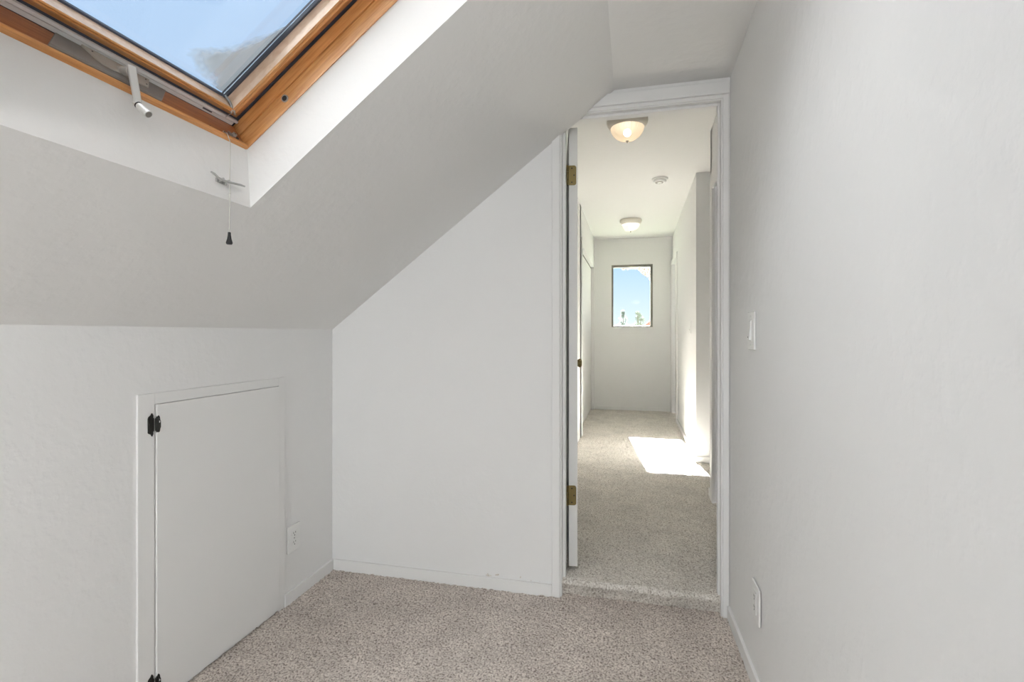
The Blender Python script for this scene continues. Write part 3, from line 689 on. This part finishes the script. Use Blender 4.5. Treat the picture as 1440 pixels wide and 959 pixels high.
# ------------------------------------------------------------------ outside, as seen through the hall window
GRASS = mat('distant_lawn', (.06, .07, .04), .95); bump(GRASS, 2, .5, .1)
LEAF1 = mat('grey_green_conifer_foliage', (.10, .125, .095), .9); bump(LEAF1, 5, .4, .05)
LEAF2 = mat('olive_tree_foliage', (.085, .10, .07), .9); bump(LEAF2, 5, .4, .05)
BARK = mat('tree_bark', (.06, .045, .035), .9); bump(BARK, 20, .5, .02)
TILE = mat('red_roof_tile', (.13, .045, .03), .85); bump(TILE, 12, .4, .03)
STUCCO = mat('cream_stucco', (.2, .18, .15), .9); bump(STUCCO, 20, .3, .02)
EAVE = mat('weathered_leaf_tan', (.14, .115, .085), .8); bump(EAVE, 30, .3, .01)
GZ = -2.9
struct(obj('ground', box(B(), -120, 120, 8, 220, GZ-.5, GZ), GRASS), 'distant lawn below the hall window', 'ground')
f_ = 700; a_ = math.atan(168/700)
def far(u, dist): # world x at forward distance y=dist for a bearing u
    s = (u-720)/f_; return dist*(s*cos(a_)-sin(a_))/(cos(a_)+s*sin(a_))
def conifer(x, y, ztop, width):
    r = empty('conifer_tree', (x, y, GZ)); tag(r, 'pointed conifer far outside, low in the left of the hall window', 'tree')
    bm = B(); tube(bm, [(x, y, GZ-.05), (x, y, ztop-.5)], [.22, .04], 8); obj('trunk', bm, BARK, r)
    bm = B(); H = ztop-GZ-1
    for k in range(5200):
        t = random.random()**.9; z = ztop - t*H; rr = width*(.05+t)*(.75+.25*sin(t*40))*random.random()**.4; an_ = random.uniform(0, 2*pi)
        p = Vector((x+rr*cos(an_), y+rr*sin(an_), z)); d = Vector((cos(an_), sin(an_), -.25)).normalized()*.16; w = Vector((-sin(an_), cos(an_), random.uniform(-.4, .4)))*.07
        bm.faces.new([bm.verts.new(p-w), bm.verts.new(p+w), bm.verts.new(p+d)])
    obj('foliage', bm, LEAF1, r)
def broad(x, y, ztop, width):
    r = empty('broadleaf_tree', (x, y, GZ)); tag(r, 'loose rounded tree far outside, low in the right of the hall window', 'tree')
    bm = B(); tube(bm, [(x, y, GZ-.05), (x-.1, y, 1.0), (x-.3, y, ztop-.5)], [.25, .16, .05], 8); tube(bm, [(x-.1, y, 1.0), (x+.4, y, ztop-1.0)], [.12, .04], 6); obj('trunk', bm, BARK, r)
    bm = B()
    blobs = [(x-.35, ztop-.45, .5), (x+.05, ztop-.9, .55), (x-.25, ztop-1.5, .6), (x+.55, ztop-1.7, .6), (x+.2, ztop-2.3, .9), (x-.3, ztop-2.9, .9)]
    for k in range(2600):
        bx, bz, br = random.choice(blobs); v = Vector((random.gauss(0, 1), random.gauss(0, 1), random.gauss(0, 1))).normalized()*br*random.random()**.4
        p = Vector((bx, y, bz))+v; a = Vector((random.gauss(0, 1), random.gauss(0, 1), random.gauss(0, 1))).normalized()*.09; b = a.cross(v).normalized()*.06
        bm.faces.new([bm.verts.new(p-a), bm.verts.new(p+b), bm.verts.new(p+a)])
    obj('foliage', bm, LEAF2, r)
D1 = 84
conifer(far(876, D1), D1, CAM_H + (470-437)/700*D1*1.0, 2.8)
broad(far(899, 96), 96, CAM_H + (470-438)/700*96, 1.0)
hx = far(915, 52); hs = empty('neighbouring_house', (hx, 55, GZ)); tag(hs, 'far house with a red tiled roof, lower right in the hall window', 'house')
obj('house_wall', box(B(), hx-.9, hx+7, 52, 60, GZ-.05, 1.6), STUCCO, hs)
obj('roof', prism(B(), [(hx-1.2, 1.6), (hx+7.4, 1.6), (hx+5, 3.4), (hx+.35, 2.9)], 'y', 51.6, 60.4), TILE, hs)
hedge = B()
for k in range(5000):
    px = random.uniform(-9, 14); pz = random.uniform(.3, 2.2 + .25*sin(px*1.3) + .15*sin(px*3.1)); p = Vector((px, 62+random.uniform(-.5, .5), pz))
    a = Vector((random.gauss(0, 1), random.gauss(0, 1), random.gauss(0, 1))).normalized()*.16; b = Vector((random.gauss(0, 1), random.gauss(0, 1), random.gauss(0, 1))).normalized()*.12
    hedge.faces.new([hedge.verts.new(p-a), hedge.verts.new(p+b), hedge.verts.new(p+a)])
hb = box(hedge, -9, 14, 62.2, 62.8, GZ-.1, 1.6)
tag(obj('hedge', hedge, LEAF1), 'low grey green tree line along the horizon outside the hall window', 'hedge')
# overhanging branch with pale sunlit leaves, top right of the window
br = empty('small_tree', (1.6, 9.9, -2.9)); tag(br, 'pale leafy tree reaching a branch across the top right corner of the hall window', 'tree')
bm = B(); tube(bm, [(1.6, 9.9, GZ+.01), (1.62, 9.9, 1.2), (1.6, 9.9, 2.55), (.95, 9.8, 2.42), (.45, 9.75, 2.45), (.0, 9.7, 2.50)], [.10, .06, .03, .022, .014, .006], 8)
tube(bm, [(.75, 9.8, 2.43), (.62, 9.75, 2.28), (.52, 9.75, 2.15)], [.014, .009, .004], 6); obj('twig', bm, BARK, br)
bm = B()
for k in range(1500):
    if random.random() < .75:
        x_ = random.uniform(.10, .62); lo = 2.41 - .26*min(1, max(0, (x_-.10)/.28))**1.2; q = Vector((x_, 9.75, random.uniform(lo, 2.56)))
    else: q = Vector((random.uniform(-.17, .15), 9.72, 2.45 - .035*random.random()))
    q += Vector((random.gauss(0, .012), random.gauss(0, .06), random.gauss(0, .010)))
    a = Vector((random.gauss(0, 1), random.gauss(0, 1), random.gauss(0, 1))).normalized(); b = a.orthogonal().normalized()
    bm.faces.new([bm.verts.new(q-a*.030), bm.verts.new(q+b*.013), bm.verts.new(q+a*.030), bm.verts.new(q-b*.013)])
obj('leaves', bm, EAVE, br)

# clean helper properties
for ob in bpy.data.objects:
    if '_w' in ob.keys(): del ob['_w']
